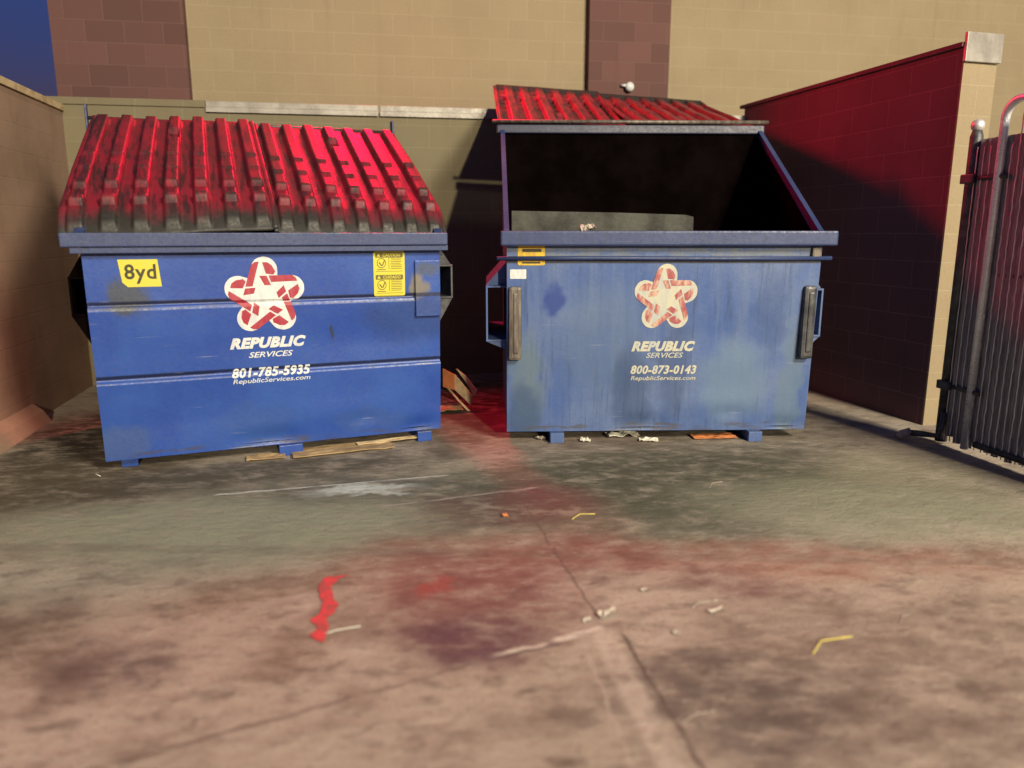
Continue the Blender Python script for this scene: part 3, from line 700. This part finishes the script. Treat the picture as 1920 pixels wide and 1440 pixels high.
# ground litter
stick('straw', [(.872, 1.965), (.925, 2.035), (1.03, 2.06)], .0024, M['straw'], 'bright yellow bent straw lying alone on the right foreground concrete', 'straw')
stick('twig', [(.255, 3.0), (.295, 3.06), (.36, 3.06)], .0022, M['straw'], 'small forked yellow twig on the dark stain in front of the faded bin', 'twig')
stick('twig', [(.585, 2.235), (.615, 2.27), (.68, 2.285)], .0020, M['pale'], 'pale bent twig near the red stain, left of the fallen pale leaf', 'twig')
stick('twig', [(.425, 1.655), (.465, 1.69), (.52, 1.705)], .0016, M['pale'], 'thin pale twig close to the bottom edge of the picture', 'twig')
stick('twig', [(-.57, 2.075), (-.54, 2.095), (-.47, 2.12)], .0025, M['paper'], 'short white twig beside the lower end of the red paint mark', 'twig')
stick('twig', [(-2.06, 3.57), (-2.10, 3.60), (-2.10, 3.63)], .0030, M['paper'], 'tiny white twig on the ground at the left bin corner', 'twig')
stick('twig', [(.945, 3.40), (.975, 3.47), (1.03, 3.49)], .0020, M['pale'], 'faint pale twig on the green grey concrete before the faded bin', 'twig')
stick('twig', [(1.215, 2.14), (1.24, 2.18), (1.28, 2.20)], .0014, M['pale'], 'barely visible twig on the right foreground, above the yellow straw', 'twig')
sheet('leaf', .305, 2.20, .0, .10, .028, R(38), M['pale'], 'curled pale leaf at the corner where the concrete cracks meet', 'leaf', .6, 41, taper=1.2)
sheet('leaf', .235, 2.155, .0, .045, .018, R(30), M['pale'], 'small pale fragment just left of the curled leaf at the crack', 'leaf', .5, 43)
sheet('leaf', .66, 2.22, .0, .085, .016, R(30), M['pale'], 'slender pale leaf right of the bent twig on the stain', 'leaf', .6, 47, taper=1.0)
sheet('leaf', .45, 2.36, .0, .035, .015, R(40), M['pale'], 'little pink white flake above the crack corner, on the red stain', 'leaf', .6, 49)
sheet('leaf', .50, 2.08, .0, .03, .018, R(20), M['pale'], 'rounded pale flake right of the crack corner', 'leaf', .6, 51)
sheet('leaf', -.03, 3.03, .0, .03, .03, R(20), M['orange'], 'orange flake in the dark stain in front of the gap', 'leaf', .7, 53)
# red marking paint squiggle
mid = [(-.589, 2.469), (-.633, 2.45), (-.646, 2.38), (-.621, 2.31), (-.594, 2.255), (-.592, 2.20), (-.607, 2.155), (-.580, 2.105), (-.588, 2.06), (-.568, 2.03)]
wd = [.012, .030, .022, .022, .026, .022, .026, .018, .026, .010]
bm = BM(); Lp, Rp = [], []
for i, (p, w_) in enumerate(zip(mid, wd)):
    if i < len(mid)-1: q = [(p[0]+(mid[i+1][0]-p[0])*s_, p[1]+(mid[i+1][1]-p[1])*s_, w_+(wd[i+1]-w_)*s_) for s_ in (0, .33, .66)]
    else: q = [(p[0], p[1], w_)]
    for x, y, w2 in q:
        Lp.append((x-w2*random.uniform(.75, 1.15), y)); Rp.append((x+w2*random.uniform(.75, 1.15), y+random.uniform(-.004, .004)))
for i in range(len(Lp)-1):
    bm.faces.new([bm.verts.new((p[0]+.6, p[1]-2.26, .0035)) for p in (Lp[i], Rp[i], Rp[i+1], Lp[i+1])])
bmesh.ops.remove_doubles(bm, verts=bm.verts, dist=.0005)
o = link('paint_mark', bm, M['redpaint']); o.location = (-.6, 2.26, 0); tag(o, 'bright red sprayed squiggle on the concrete left of centre', 'paint mark')

# ------------------------------------------------------------------ light, sky, camera
w = bpy.data.worlds.new('World'); sc.world = w; w.use_nodes = True
nt = w.node_tree; bg = nt.nodes['Background']
sky = nt.nodes.new('ShaderNodeTexSky'); sky.sky_type = 'NISHITA'; sky.sun_disc = False
sky.sun_elevation = R(-1.0); sky.sun_rotation = R(160)
sky.air_density = 1.0; sky.dust_density = .2; sky.ozone_density = 4.5
nt.links.new(sky.outputs[0], bg.inputs[0]); bg.inputs[1].default_value = .55

def lamp(name, typ, loc, energy, color, target=None, **k):
    l = bpy.data.lights.new(name, typ); l.energy = energy; l.color = color
    for a, v in k.items(): setattr(l, a, v)
    o = bpy.data.objects.new(name, l); COL.objects.link(o); o.location = loc
    if target is not None:
        o.rotation_euler = (Vector(target)-Vector(loc)).to_track_quat('-Z', 'Y').to_euler()
    return o
kd = Vector((-.60, 1.75, -.52))
lamp('yard_floodlight', 'SUN', -kd*10, 2.3, (1.0, .86, .58), target=(0, 0, 0), angle=R(1.6))
lamp('pole_light', 'AREA', (5.6, -3.0, 6.0), 1450, (1.0, .89, .68), target=(0, 3.2, 0), size=2.0)
lamp('red_sign_light', 'SPOT', (-1.2, 6.78, 3.46), 620, (1.0, .0, .045), target=(.9, 3.2, .5), spot_size=R(112), spot_blend=.5, shadow_soft_size=.28)

cam = bpy.data.cameras.new('camera'); co = bpy.data.objects.new('camera', cam); COL.objects.link(co); sc.camera = co
cam.sensor_width = 36; cam.lens = 1400/1920*36; cam.clip_end = 500; cam.clip_start = .05
co.location = (0, 0, 1.2); co.rotation_euler = (R(90-11.5), 0, 0)
cam.dof.use_dof = True; cam.dof.focus_distance = 4.25; cam.dof.aperture_fstop = .95
vs = sc.view_settings; vs.view_transform = 'Standard'; vs.look = 'None'; vs.exposure = 0; vs.gamma = 1
